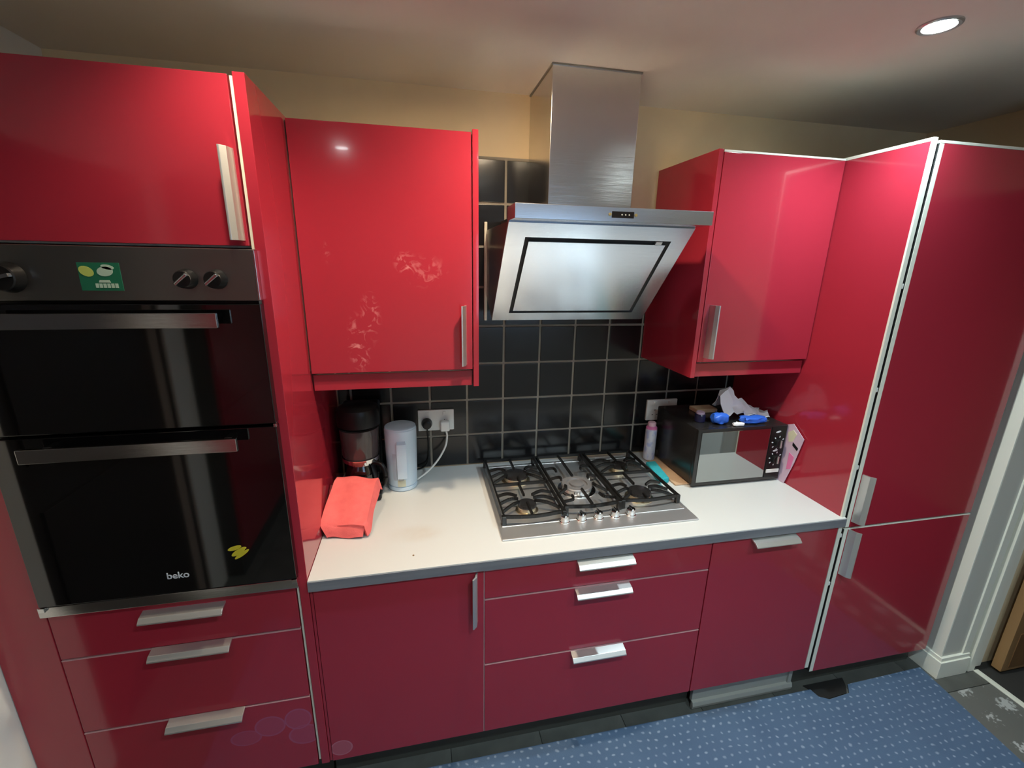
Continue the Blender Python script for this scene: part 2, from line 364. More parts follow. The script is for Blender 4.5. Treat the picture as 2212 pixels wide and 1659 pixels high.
# brown panelled door standing open in the next room
dr = sbox('door_2', 'wood_light', 2.765, 3.52, -0.085, -0.05, FL+0.012, 2.02, bev=0.003)
for z0, z1 in ((0.30, 0.95), (1.15, 1.9)):
    bx('panel', 'wood', dr, 2.86, 3.42, -0.088, -0.083, z0, z1, bev=0.002)
bx('panel', 'wood', dr, 2.80, 3.48, -0.0875, -0.083, FL+0.03, 0.26, bev=0.002)
sbox('wall_hall', 'wall_paint', XR+0.12, 4.2, -0.02, 0.1, FL-0.01, ZC)
sbox('wall_hall_end', 'wall_paint', 4.1, 4.2, -1.8, -0.02, FL-0.01, ZC)
sbox('wall_hall_side', 'wall_paint', XR+0.12, 4.2, -1.9, -1.8, FL-0.01, ZC)

# black wall tiles, one by one
TP = 0.1565; TZ = 0.1577
tm = {}
for kx in range(-1, 13):
    for kz in range(0, 9):
        x0, x1 = 0.053+kx*TP, 0.053+(kx+1)*TP; z1 = 2.126-kz*TZ; z0 = z1-TZ
        a0, a1 = max(x0, 0.0)+0.0045, min(x1, W)-0.0045; b0, b1 = max(z0, HT)+0.0045, z1-0.0045
        if a1-a0 < 0.008 or b1-b0 < 0.008: continue
        if z0 > 1.42 and (x1 < 0.45 or x0 > 1.40): continue          # wholly behind a wall cabinet
        if kz == 0 and x0 > 1.0: continue                             # bare plaster right of the chimney
        bm = BM(); box(bm, a0, a1, D-0.0095-random.uniform(0, 0.001), D-0.003, b0, b1, bev=0.0022, seg=2)
        obj('tile', bm, 'black_tile', wb, 40)

# ------------------------------------------------------------------ cabinet helpers
HPROF = [(0.0, 0.0), (0.024, -0.006), (0.034, -0.016), (0.0345, -0.020), (0.0305, -0.020), (0.022, -0.011), (0.0, -0.006)]
def handle_h(parent, x0, x1, yf, z, label='brushed aluminium handle'):
    bm = BM(); prism(bm, [(yf-o, z+d) for o, d in HPROF], 'x', x0, x1, bev=0.0008)
    return obj('handle', bm, 'alu', parent, 35, label)
def handle_v(parent, x, yf, z0, z1, sgn=1, label='brushed aluminium handle'):
    bm = BM(); prism(bm, [(x+sgn*d, yf-o) for o, d in HPROF], 'z', z0, z1, bev=0.0008)
    return obj('handle', bm, 'alu', parent, 35, label)
# ---- oven tower
T = thing('oven_tower', 'tall glossy red oven housing at left with drawers below the black double oven', 'cabinet', (-0.31, 0.33, FL))
bm = BM()
box(bm, -0.625, -0.607, 0.022, D-0.012, 0.2, 2.115); box(bm, -0.607, -0.03, 0.03, D-0.012, 2.097, 2.115); box(bm, -0.607, -0.03, D-0.026, D-0.012, 0.2, 2.097)
box(bm, -0.607, -0.03, 0.03, D-0.02, 0.2, 0.218); box(bm, -0.607, -0.03, 0.03, D-0.02, 0.848, 0.866); box(bm, -0.607, -0.03, 0.03, D-0.02, 1.772, 1.786)
obj('carcass', bm, 'carcass', T)
bm = BM(); box(bm, -0.0310, -0.0255, 0.004, D-0.012, 0.2, 2.113); obj('carcass_edge', bm, 'cream_edge', T)
bx('side_panel', 'red_gloss', T, -0.0240, 0.0, -0.001, D-0.012, 0.184, 2.12, bev=0.0015)
dd = bx('door', 'red_gloss', T, -0.620, -0.034, 0.0, 0.019, 1.776, 2.115, bev=0.0018)
handle_v(dd, -0.040, 0.0, 1.787, 1.975, 1)
for (z0, z1, hz, mm) in ((0.7215, 0.868, 0.845, 'red_gloss'), (0.469, 0.7175, 0.722, 'red_gloss'), (0.184, 0.465, 0.470, 'red_ovals')):
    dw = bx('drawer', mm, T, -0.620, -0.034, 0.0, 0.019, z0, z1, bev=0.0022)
    handle_h(dw, -0.41, -0.212, 0.0, hz)
    bx('drawer_edge', 'pale_edge', dw, -0.620, -0.034, -0.0004, 0.019, z1-0.0022, z1+0.0006, bev=0.0004, label='thin pale pinkish edge strip')
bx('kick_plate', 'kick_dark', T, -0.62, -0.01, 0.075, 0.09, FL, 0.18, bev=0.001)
F = bx('filler_panel', 'red_gloss', None, XL+0.002, -0.6218, 0.0, 0.018, FL+0.002, 2.12, bev=0.0015)
tag(F, 'plain glossy red filler panel between the oven tower and the left wall', 'panel')
# ---- double oven
O = thing('double_oven', 'built-in black glass double oven with steel control panel in the red tower', 'oven', (-0.32, 0.2, 0.87))
bx('body', 'black_plastic', O, -0.603, -0.035, 0.02, 0.52, 0.872, 1.768, bev=0.002)
cp = bx('control_panel', 'steel_dark', O, -0.612, -0.020, -0.022, 0.02, 1.655, 1.769, bev=0.003)
bx('edge_trim', 'chrome', cp, -0.0235, -0.019, -0.0225, 0.0, 1.657, 1.767, bev=0.001)
for kx in (-0.485, -0.161, -0.102):
    bm = BM(); rr = 0.030 if kx < -0.4 else 0.021
    lathe(bm, [(rr*1.05, -0.0225), (rr, -0.028), (rr*0.88, -0.044), (rr*0.80, -0.046)], (kx, 0, 1.703), 28, 'y')
    kn = obj('knob', bm, 'black_plastic', cp, 35)
    bm = BM(); box(bm, kx-0.004, kx+0.004, -0.056, -0.045, 1.703-rr*0.8, 1.703+rr*0.8, bev=0.002, M=None)
    bmesh.ops.rotate(bm, cent=(kx, 0, 1.703), matrix=Matrix.Rotation(math.radians(50 if kx > -0.4 else 75), 3, 'Y'), verts=bm.verts)
    o_ = obj('knob_grip', bm, 'chrome', O, 35)
st = bx('sticker', 'sticker_green', cp, -0.362, -0.285, -0.0232, -0.0219, 1.677, 1.735, bev=0.0003, label='small green printed sticker')
# the oven doors
ud = bx('oven_door', 'black_glass', O, -0.612, -0.020, -0.024, 0.018, 1.358, 1.648, bev=0.002)
bx('inner_frame', 'black_plastic', O, -0.60, -0.03, 0.015, 0.03, 0.90, 1.66, bev=0.001)
ld = bx('oven_door', 'black_glass', O, -0.612, -0.020, -0.024, 0.018, 0.906, 1.350, bev=0.002)
for dr_, zz in ((ud, 1.6165), (ld, 1.3225)):
    bm = BM(); box(bm, -0.532, -0.098, -0.066, -0.056, zz-0.0165, zz+0.0165, bev=0.002); obj('handle', bm, 'steel', dr_, 40, 'flat brushed steel bar handle')
    for xx in (-0.50, -0.13):
        bm = BM(); box(bm, xx-0.008, xx+0.008, -0.057, -0.023, zz-0.006, zz+0.006, bev=0.002); obj('handle_post', bm, 'black_plastic', dr_, 40)
bx('lower_trim', 'steel', O, -0.620, -0.020, -0.020, 0.019, 0.872, 0.902, bev=0.002, label='brushed steel strip under the lower oven door')
for xx in (-0.606, -0.026):
    bx('hinge_cap', 'chrome', O, xx-0.007, xx+0.007, -0.027, -0.02, 0.893, 0.905, bev=0.001)
bx('hinge_cap', 'chrome', O, -0.026, -0.0185, -0.026, -0.018, 1.349, 1.358, bev=0.001)
# printed marks: maker's word on the lower glass, yellow mark, sticker artwork
def word(txt, x, y, z, size, m, parent, name, w=None):
    cu = bpy.data.curves.new('txt', 'FONT'); cu.body = txt; cu.size = size; cu.extrude = 0.0003; cu.align_x = 'CENTER'; cu.align_y = 'CENTER'; cu.offset = 0.0003
    to = bpy.data.objects.new('txt', cu); COL.objects.link(to)
    dg = bpy.context.evaluated_depsgraph_get(); me = bpy.data.meshes.new_from_object(to.evaluated_get(dg))
    bpy.data.objects.remove(to); bm = BM(); bm.from_mesh(me); bpy.data.meshes.remove(me)
    bmesh.ops.transform(bm, matrix=Matrix.Translation((x, y, z)) @ Matrix.Rotation(PI/2, 4, 'X'), verts=bm.verts)
    return obj(name, bm, m, parent)
word('beko', -0.2985, -0.0243, 0.957, 0.026, 'print_white', ld, 'lettering')
def blob(name, m, parent, y, pts, t=0.0006):
    bm = BM(); prism(bm, pts, 'y', y, y+t); return obj(name, bm, m, parent)
def ell(cx, cz, rx, rz, a=0, n=18):
    return [(cx+rx*math.cos(t)*math.cos(a)-rz*math.sin(t)*math.sin(a), cz+rx*math.cos(t)*math.sin(a)+rz*math.sin(t)*math.cos(a)) for t in [2*PI*i/n for i in range(n)]]
for cx, cz, rx, rz, a in ((-0.158, 1.020, 0.017, 0.006, 0.25), (-0.150, 1.008, 0.020, 0.007, 0.55), (-0.143, 1.000, 0.022, 0.005, 0.6), (-0.138, 1.017, 0.008, 0.004, 0.2)):
    blob('yellow_mark', 'yellow', ld, -0.0247-random.uniform(0, 0.0003), ell(cx, cz, rx, rz, a))
YS = -0.0238
blob('leaf_print', 'sticker_lime', cp, YS, ell(-0.347, 1.717, 0.014, 0.010, -0.5))
blob('leaf_print', 'sticker_pale', cp, YS, ell(-0.313, 1.717, 0.015, 0.010, 0.1))
blob('leaf_print', 'sticker_pale', cp, YS, ell(-0.307, 1.726, 0.012, 0.005, -0.2))
for k in range(6):
    blob('print_mark', 'sticker_pale', cp, YS, [(-0.335+k*0.0072, 1.683), (-0.3295+k*0.0072, 1.683), (-0.3295+k*0.0072, 1.692), (-0.335+k*0.0072, 1.692)])
blob('print_mark', 'sticker_pale', cp, YS, [(-0.328, 1.694), (-0.306, 1.694), (-0.308, 1.699), (-0.326, 1.699)])
# ---- wall cabinets
def wall_cabinet(name, label, x0, x1, panel_right, hx, mm):
    c = thing(name, label, 'cabinet', ((x0+x1)/2, 0.47, 1.349), 'glossy red wall cabinets')
    bm = BM(); a0, a1 = (x0+0.001, x1-0.019) if panel_right else (x0+0.019, x1-0.001)
    box(bm, a0, a1, 0.296, D-0.011, 1.412, 2.112); obj('carcass', bm, 'carcass', c)
    p0, p1 = (x1-0.018, x1) if panel_right else (x0, x0+0.018)
    bx('side_panel', 'red_gloss', c, p0, p1, 0.274, D-0.011, 1.349, 2.12, bev=0.0015)
    q0, q1 = (x0+0.003, x1-0.021) if panel_right else (x0+0.021, x1-0.003)
    dr = bx('door', mm, c, q0, q1, 0.274, 0.293, 1.408, 2.112, bev=0.0018)
    handle_v(dr, hx, 0.274, 1.425, 1.617, 1 if panel_right else -1)
    bx('pelmet', 'red_gloss', c, q0, q1, 0.290, 0.306, 1.349, 1.400, bev=0.0015)
    if not panel_right: bx('top_edge', 'white_edge', c, q0-0.002, q1, 0.2735, D-0.012, 2.112, 2.118, bev=0.0005)
    return c
wall_cabinet('wall_cabinet', 'glossy red wall cabinet above the kettle and coffee maker', 0.001, 0.523, True, 0.484, 'red_blotched')
wall_cabinet('wall_cabinet', 'glossy red wall cabinet above the microwave, right of the hood', 1.310, 1.8095, False, 1.352, 'red_gloss')
# ---- worktop
bm = BM(); prism(bm, [(0.001, -0.008), (W, -0.008), (W, -0.0008), (W-0.0155, -0.0008), (W-0.0155, D-0.011), (0.001, D-0.011)], 'z', HT-0.034, HT, bev=0.001); K = obj('worktop', bm, 'worktop', None, 40)
tag(K, 'off-white laminate worktop with grey front edge running under hob and microwave', 'worktop')
bx('front_edge', 'grey_edge', K, 0.001, W, -0.0105, -0.0075, HT-0.0345, HT-0.003, bev=0.0005, label='grey laminate edging strip')
bm = BM(); lathe(bm, [(0.003, 0.0), (0.0028, 0.0012), (0.001, 0.0018)], (0.291, 0.056, HT), 10); tag(obj('crumb', bm, 'wood', None, 40), 'tiny dark crumb on the worktop near its front edge', 'crumb')
# ---- base units
def carc(c, x0, x1):
    bm = BM(); box(bm, x0, x1, 0.03, D-0.015, 0.19, HT-0.036); obj('carcass', bm, 'dark_void', c)
B1 = thing('base_cabinet', 'glossy red base cabinet with one door next to the oven tower', 'cabinet', (0.25, 0.33, FL)); carc(B1, 0.004, 0.502)
dr = bx('door', 'red_ringed', B1, 0.010, 0.5005, 0.0, 0.019, 0.186, 0.838, bev=0.0018); handle_v(dr, 0.482, 0.0, 0.655, 0.836, 1)
bx('door_edge', 'pale_edge', B1, 0.5003, 0.5028, 0.0, 0.019, 0.188, 0.838, bev=0.0004, label='thin pale pinkish edge strip')
bx('filler_strip', 'red_gloss', B1, 0.001, 0.0085, 0.003, 0.022, 0.186, 0.84, bev=0.0008)
B2 = thing('drawer_unit', 'glossy red base unit with three wide drawers under the gas hob', 'cabinet', (0.9, 0.33, FL)); carc(B2, 0.5035, 1.290)
for z0, z1, hz in ((0.7345, 0.838, 0.852), (0.4785, 0.7305, 0.728), (0.186, 0.4745, 0.473)):
    dw = bx('drawer', 'red_gloss', B2, 0.504, 1.2895, 0.0, 0.019, z0, z1, bev=0.0022); handle_h(dw, 0.80, 0.992, 0.0, min(hz, z1))
    bx('drawer_edge', 'pale_edge', dw, 0.504, 1.2895, -0.0004, 0.019, z1-0.0022, z1+0.0006, bev=0.0004, label='thin pale pinkish edge strip')
B3 = thing('dishwasher', 'integrated dishwasher behind a plain glossy red door right of the drawers', 'dishwasher', (1.55, 0.33, FL)); carc(B3, 1.2925, 1.80)
dr = bx('door', 'red_gloss', B3, 1.2930, 1.8075, 0.0, 0.019, 0.186, 0.838, bev=0.0018); handle_h(dr, 1.442, 1.622, 0.0, 0.838)
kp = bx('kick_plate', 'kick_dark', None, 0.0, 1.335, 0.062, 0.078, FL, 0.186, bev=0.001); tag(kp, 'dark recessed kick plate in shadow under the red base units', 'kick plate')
bm = BM(); box(bm, 1.338, 1.795, 0.036, 0.052, FL+0.03, 0.172, bev=0.002); kg = obj('kick_plate', bm, 'kick_grey', None, 40); tag(kg, 'grey kick plate standing proud under the dishwasher door', 'kick plate')
bm = BM(); prism(bm, [(0.038, FL+0.001), (0.026, FL+0.004), (0.022, FL+0.020), (0.026, FL+0.036), (0.037, FL+0.040)], 'x', 1.336, 1.797, bev=0.001); obj('lower_lip', bm, 'kick_grey', kg, 40)
bx('end_bracket', 'kick_grey', kg, 1.775, 1.792, 0.029, 0.038, FL+0.038, 0.16, bev=0.001)
# ---- fridge housing
G = thing('fridge_housing', 'tall glossy red fridge-freezer housing with cream edges at the right', 'cabinet', (2.12, 0.33, FL))
bx('side_panel', 'red_gloss', G, W-0.014, W+0.001, 0.006, D-0.011, 0.186, 2.112, bev=0.001)
bx('side_panel_edge', 'white_edge', G, W-0.0145, W+0.0015, 0.0, 0.0065, 0.19, 2.118, bev=0.0008, label='cream bare edge of the side panel')
bx('top_edge', 'white_edge', G, W-0.0148, W+0.0015, 0.0, D-0.011, 2.112, 2.122, bev=0.0008, label='cream bare top edge of the side panel')
bm = BM(); box(bm, W+0.0185, 2.44, 0.03, D-0.011, 0.16, 2.105); obj('carcass', bm, 'dark_void', G)
for z0, z1, h0, h1 in ((0.834, 2.108, 0.858, 1.047), (0.165, 0.827, 0.634, 0.825)):
    dr = bx('door', 'red_gloss', G, 1.8525, 2.435, 0.0, 0.019, z0, z1, bev=0.0018)
    bx('door_edge', 'white_edge', dr, 1.8365, 1.8528, 0.0, 0.0195, z0+0.001, z1-0.001, bev=0.0006, label='cream bare edge of the door')
    bx('dark_gap_strip', 'dark_void', dr, 1.8345, 1.8366, 0.001, 0.019, z0+0.001, z1-0.001, bev=0)  # black strip added in place of the gap's own shade
    bm = BM(); prism(bm, [(1.856-1.1*d_, -o_) for o_, d_ in HPROF], 'z', h0, h1, bev=0.0006); obj('handle', bm, 'alu', dr, 35, 'brushed aluminium handle')
    if z1 > 1: bx('door_edge', 'white_edge', dr, 1.8365, 2.435, 0.0, 0.0195, 2.1082, 2.116, bev=0.0006, label='cream bare top edge of the door')
    else: bx('door_edge', 'white_edge', dr, 1.8365, 2.435, -0.0004, 0.0195, z1-0.0022, z1+0.0008, bev=0.0004, label='cream bare top edge of the door')
for zz in (1.70, 1.36, 1.075, 0.80, 0.59):
    bx('bumper', 'white_plastic', G, 1.8256, 1.8342, 0.001, 0.016, zz-0.008, zz+0.008, bev=0.002, label='small white plastic bumper in the dark gap')
bx('inner_post', 'dark_void', G, 1.8258, 1.8365, 0.0195, 0.029, 0.17, 2.10, bev=0.0005)
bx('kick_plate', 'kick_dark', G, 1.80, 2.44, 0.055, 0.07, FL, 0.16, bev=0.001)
# ---- cooker hood
H = thing('cooker_hood', 'angled stainless steel cooker hood with square chimney above the gas hob', 'cooker hood', (0.9, 0.5, 1.55))
bm = BM()
box(bm, 0.768, 1.066, 0.376, D-0.001, 1.90, ZC-0.001, bev=0.0015)
obj('chimney', bm, 'steel', H, 40)
bm = BM(); box(bm, 0.765, 1.069, 0.373, D-0.001, ZC-0.006, ZC-0.0005, bev=0.0005); obj('chimney_trim', bm, 'steel_dark', H)
bar = bx('top_bar', 'steel_panel', H, 0.598, 1.199, 0.100, 0.205, 1.867, 1.906, bev=0.0015)
bx('upper_body', 'steel_dark', H, 0.66, 1.14, 0.2055, D-0.012, 1.872, 1.904, bev=0.002)
cpn = bx('control_display', 'black_glass', bar, 0.878, 0.945, 0.0985, 0.101, 1.8775, 1.895, bev=0.0006)
for xx in (0.872, 0.951): 
    bm = BM(); lathe(bm, [(0.0045, 0.0995), (0.004, 0.097), (0.003, 0.0965)], (xx, 0, 1.8862), 14, 'y'); obj('button', bm, 'gold', bar, 40)
for k in range(3):
    bm = BM(); lathe(bm, [(0.0022, 0.0985), (0.0018, 0.0975)], (0.908+0.011*k, 0, 1.886), 10, 'y'); obj('button', bm, 'grey_mark', bar, 40)
# slanted filter panel, built flat then laid on the slope
p0 = Vector((0, 0.185, 1.866)); p1 = Vector((0, 0.478, 1.546)); sl = (p0-p1).length
e2 = (p0-p1).normalized(); e1 = Vector((1, 0, 0)); e3 = e1.cross(e2)      # e3 points out of the panel
if e3.y > 0: e3 = -e3
MS = Matrix((( e1.x, e2.x, e3.x, 0.598), (e1.y, e2.y, e3.y, p1.y), (e1.z, e2.z, e3.z, p1.z), (0, 0, 0, 1)))
bm = BM(); prism(bm, [(p0.y+0.006, p0.z), (p1.y+0.006, p1.z), (p1.y+0.05, p1.z), (D-0.012, 1.62), (D-0.012, 1.87), (0.2, 1.87)], 'x', 0.604, 1.192, bev=0.002); obj('body', bm, 'steel_dark', H, 40)
PW = 0.600
bm = BM()
g0, g1, v0, v1 = 0.058, PW-0.058, 0.040, sl-0.052
for a in ((0, PW, 0, v0), (0, PW, v1, sl), (0, g0, v0, v1), (g1, PW, v0, v1)): box(bm, a[0], a[1], a[2], a[3], -0.006, 0.004)
bmesh.ops.remove_doubles(bm, verts=bm.verts, dist=1e-5)
bmesh.ops.transform(bm, matrix=MS, verts=bm.verts); obj('panel_frame', bm, 'steel_panel', H)
bm = BM(); box(bm, g0-0.002, g1+0.002, v0-0.002, v1+0.002, -0.014, -0.004); bmesh.ops.transform(bm, matrix=MS, verts=bm.verts); obj('gap', bm, 'dark_void', H)
bm = BM(); box(bm, g0+0.013, g1-0.013, v0+0.011, v1-0.015, -0.005, 0.005, bev=0.0015); bmesh.ops.transform(bm, matrix=MS, verts=bm.verts); obj('filter_panel', bm, 'steel_panel', H, 40)
bm = BM(); box(bm, g1-0.05, g1-0.028, v1-0.016, v1-0.004, -0.004, 0.004, bev=0.001); bmesh.ops.transform(bm, matrix=MS, verts=bm.verts); obj('catch', bm, 'alu', H, 40)

# ------------------------------------------------------------------ gas hob
Q = thing('gas_hob', 'stainless steel five-burner gas hob with black pan supports set in the worktop', 'hob', (0.93, 0.34, HT))
HX0, HX1, HY0, HY1 = 0.571, 1.282, 0.075, 0.612
bm = BM(); box(bm, HX0, HX1, HY0, HY1, HT+0.0005, HT+0.006, bev=0.003); obj('hob_plate', bm, 'steel_hob', Q, 40)
bm = BM(); z_ = HT+0.006
for a in ((HX0+0.014, HX0+0.018, HY0+0.075, HY1-0.014), (HX1-0.018, HX1-0.014, HY0+0.075, HY1-0.014), (HX0+0.014, HX1-0.014, HY1-0.018, HY1-0.014), (HX0+0.014, HX1-0.014, HY0+0.071, HY0+0.075)):
    box(bm, a[0], a[1], a[2], a[3], z_-0.001, z_+0.0015, bev=0.0006, seg=1)
obj('plate_rib', bm, 'steel_hob', Q, 40)
def burner(x, y, r, wok=False):
    z = HT+0.006
    bm = BM(); lathe(bm, [(r*1.25, 0), (r*1.25, 0.003), (r*1.02, 0.006), (r*0.98, 0.017), (r*0.90, 0.020)], (x, y, z), 32)
    b = obj('burner', bm, 'brass_burner' if not wok else 'chrome', Q, 35)
    bm = BM()
    if wok:
        lathe(bm, [(r*1.02, 0.018), (r*1.02, 0.024), (r*0.98, 0.027), (r*0.70, 0.027), (r*0.66, 0.021), (r*0.48, 0.021), (r*0.46, 0.028), (r*0.2, 0.031), (0.002, 0.031)], (x, y, z), 36)
        obj('burner_cap', bm, 'burner_grey', b, 35)
    else:
        lathe(bm, [(r*1.04, 0.019), (r*1.06, 0.022), (r*1.0, 0.028), (r*0.8, 0.0305), (0.002, 0.0315)], (x, y, z), 32)
        obj('burner_cap', bm, 'black_enamel', b, 35)
    bm = BM(); lathe(bm, [(0.0035, 0), (0.0035, 0.018), (0.002, 0.021)], (x+r*1.15, y+r*0.75, z), 8); obj('spark_plug', bm, 'white_plastic', b, 40)
burner(0.700, 0.470, 0.047); burner(0.692, 0.238, 0.033); burner(0.922, 0.352, 0.060, True); burner(1.160, 0.480, 0.035); burner(1.140, 0.252, 0.043)
ZG = HT+0.037; BT = 0.0046
def bar_(bm, a, b, za=None, zb=None, r=BT):
    A = Vector((a[0], a[1], za if za is not None else ZG)); Bv = Vector((b[0], b[1], zb if zb is not None else ZG))
    d = (Bv-A); L_ = d.length; d.normalize(); s = d.cross(Vector((0, 0, 1)))
    if s.length < 1e-3: s = Vector((1, 0, 0))
    s.normalize(); u = s.cross(d)
    vs = []
    for P_ in (A, Bv):
        for i, j in ((-1, -1.2), (1, -1.2), (0.75, 1.2), (-0.75, 1.2)): vs.append(bm.verts.new(P_ + s*r*i + u*r*j))
    for f in ((0, 1, 2, 3), (7, 6, 5, 4), (0, 4, 5, 1), (1, 5, 6, 2), (2, 6, 7, 3), (3, 7, 4, 0)): bm.faces.new([vs[k] for k in f])
def curve_bar(bm, pts, r=BT):
    pp = smooth_path(pts, 5)
    for a, b in zip(pp, pp[1:]): bar_(bm, (a.x, a.y), (b.x, b.y), a.z, b.z, r)
def foot(bm, x, y): box(bm, x-0.008, x+0.008, y-0.008, y+0.008, HT+0.006, ZG+0.004, bev=0.002, seg=1)
def grate(x0, x1, y0, y1, centres):
    bm = BM()
    bar_(bm, (x0, y0), (x0, y1)); bar_(bm, (x1, y0), (x1, y1)); bar_(bm, (x0, y1), (x1, y1))
    curve_bar(bm, [(x0, y0, ZG), ((x0+x1)/2, y0-0.012, ZG), (x1, y0, ZG)])
    for x in (x0, x1):
        for y in (y0, y1): foot(bm, x, y)
    ym = (y0+y1)/2
    if len(centres) == 2: bar_(bm, (x0, ym), (x1, ym))
    for (cx, cy, r) in centres:
        lo, hi = (y0, y1) if len(centres) == 1 else ((y0, ym) if cy < ym else (ym, y1))
        for sx_, xe in ((-1, x0), (1, x1)):
            for oy in (-0.045, 0.0, 0.045) if len(centres) == 2 else (-0.13, -0.05, 0.05, 0.13):
                if abs(oy) > 0.12: curve_bar(bm, [(xe, cy+oy, ZG-0.002), ((xe*0.6+cx*0.4), cy+oy*0.98, ZG+0.003), (cx+sx_*r*0.9, cy+oy*0.75, ZG+0.002)], r=0.0040)
                else: curve_bar(bm, [(xe, cy+oy*1.25, ZG-0.014), (xe*0.6+cx*0.4, cy+oy*0.9, ZG+0.004), (cx+sx_*r*0.95, cy+oy*0.45, ZG+0.003)], r=0.0042)
        bar_(bm, (cx, lo), (cx, cy-r*0.9), r=0.0042); bar_(bm, (cx, hi), (cx, cy+r*0.9), r=0.0042)
    return obj('pan_support', bm, 'cast_iron', Q, 30, 'black cast pan support')
grate(0.592, 0.806, 0.158, 0.600, [(0.700, 0.470, 0.043), (0.692, 0.262, 0.030)])
grate(0.822, 1.026, 0.185, 0.600, [(0.922, 0.352, 0.060)])
grate(1.042, 1.264, 0.190, 0.600, [(1.160, 0.480, 0.035), (1.140, 0.262, 0.043)])
for kx in (0.803, 0.866, 0.928, 0.991, 1.052):
    bm = BM(); lathe(bm, [(0.0185, 0.0), (0.0185, 0.004), (0.0165, 0.006), (0.0155, 0.022), (0.0135, 0.025), (0.002, 0.0255)], (kx, 0.142, HT+0.006), 24)
    kn = obj('knob', bm, 'chrome', Q, 35, 'chrome hob control knob')
    bm = BM(); box(bm, kx-0.0035, kx+0.0035, 0.142-0.0145, 0.142+0.0145, HT+0.030, HT+0.037, bev=0.002); obj('knob_grip', bm, 'chrome', kn, 40)

# ------------------------------------------------------------------ things on the worktop
# wooden board under the microwave, microwave
bd = bx('board', 'tan_board', None, 1.336, 1.78, 0.318, 0.60, HT+0.0003, HT+0.007, bev=0.002); tag(bd, 'thin tan wooden board lying under the black microwave', 'board')
MW = thing('microwave', 'black microwave with mirrored door on a tan board beside the fridge housing', 'microwave', (1.6, 0.43, HT))
MX0, MX1, MY0, MY1, MZ0, MZ1 = 1.388, 1.797, 0.288, 0.600, HT+0.013, 1.132
bm = BM(); box(bm, MX0, MX1, MY0+0.018, MY1, MZ0, MZ1, bev=0.006); obj('case', bm, 'black_enamel', MW, 40)
bm = BM(); box(bm, MX0, MX1, MY0, MY0+0.018, MZ0-0.004, MZ1, bev=0.003); fp = obj('front_frame', bm, 'black_enamel', MW, 40)
bx('door_glass', 'mirror_glass', fp, MX0+0.016, MX0+0.328, MY0-0.0025, MY0+0.002, MZ0+0.012, MZ1-0.012, bev=0.001, label='mirror-finish door window')
cpm = bx('control_strip', 'black_plastic', fp, MX0+0.334, MX1-0.006, MY0-0.0025, MY0+0.002, MZ0+0.008, MZ1-0.006, bev=0.001)
bx('open_button', 'white_plastic', fp, MX0+0.338, MX1-0.010, MY0-0.006, MY0-0.002, MZ0+0.030, MZ0+0.046, bev=0.002, label='pale door release bar')
for zz in (1.055, 0.985):
    bm = BM(); lathe(bm, [(0.019, MY0-0.002), (0.018, MY0-0.016), (0.015, MY0-0.018)], (MX0+0.372, 0, zz), 24, 'y'); kn = obj('knob', bm, 'black_plastic', MW, 35)
    bm = BM(); box(bm, MX0+0.369, MX0+0.375, MY0-0.022, MY0-0.017, zz-0.016, zz+0.016, bev=0.001); obj('knob_grip', bm, 'alu', kn, 40)
    for k in range(6):
        a = 0.6+k*0.8; xx, z2 = MX0+0.372+0.027*math.cos(a), zz+0.027*math.sin(a)
        if xx > MX1-0.012: continue
        blob('dial_mark', 'print_white', fp, MY0-0.0033, ell(xx, z2, 0.0042, 0.0025, a, 8))
for zz in (1.104, 1.022): blob('dial_mark', 'print_white', fp, MY0-0.0033, ell(MX0+0.366, zz, 0.012, 0.004, 0.2, 10))
for xx in (MX0+0.04, MX1-0.04):
    for yy in (MY0+0.06, MY1-0.05):
        bm = BM(); lathe(bm, [(0.010, 0), (0.011, MZ0-HT-0.0066)], (xx, yy, HT+0.0068), 14); obj('foot', bm, 'black_plastic', MW, 40)
# crumpled white packet and blue packets on the microwave
def crumple(name, m, pts_fn, nu, nv, thick, label, cat):
    bm = BM(); g = [[bm.verts.new(pts_fn(i/(nu-1), j/(nv-1))) for j in range(nv)] for i in range(nu)]
    for i in range(nu-1):
        for j in range(nv-1): bm.faces.new((g[i][j], g[i+1][j], g[i+1][j+1], g[i][j+1]))
    bmesh.ops.recalc_face_normals(bm, faces=bm.faces)
    bmesh.ops.solidify(bm, geom=bm.faces[:], thickness=thick)
    lo = min(v.co.z for v in bm.verts); bmesh.ops.translate(bm, vec=(0, 0, 1.1330-lo), verts=bm.verts)
    o = obj(name, bm, m, None, 25); tag(o, label, cat); return o
rnd = random.Random(3)
NZ = {}
def nz_(i, j):
    k = (round(i*30), round(j*30))
    if k not in NZ: NZ[k] = rnd.uniform(-1, 1)
    return NZ[k]
def packet(u, v):
    x = 1.558 + 0.228*u + 0.012*nz_(u, v); y = 0.365 + 0.10*v + 0.004*nz_(v, u)
    ridge = math.exp(-((v-0.55)/0.30)**2)
    h = 0.088*math.exp(-((u-0.10)/0.16)**2)*ridge + 0.055*math.exp(-((u-0.42)/0.30)**2)*ridge + 0.016*(1-u)
    return (x, y, 1.15 + h + 0.011*nz_(u+0.31, v+0.17))
crumple('plastic_packet', 'bag_white', packet, 13, 8, 0.003, 'crumpled white plastic packet lying on top of the microwave', 'packet')
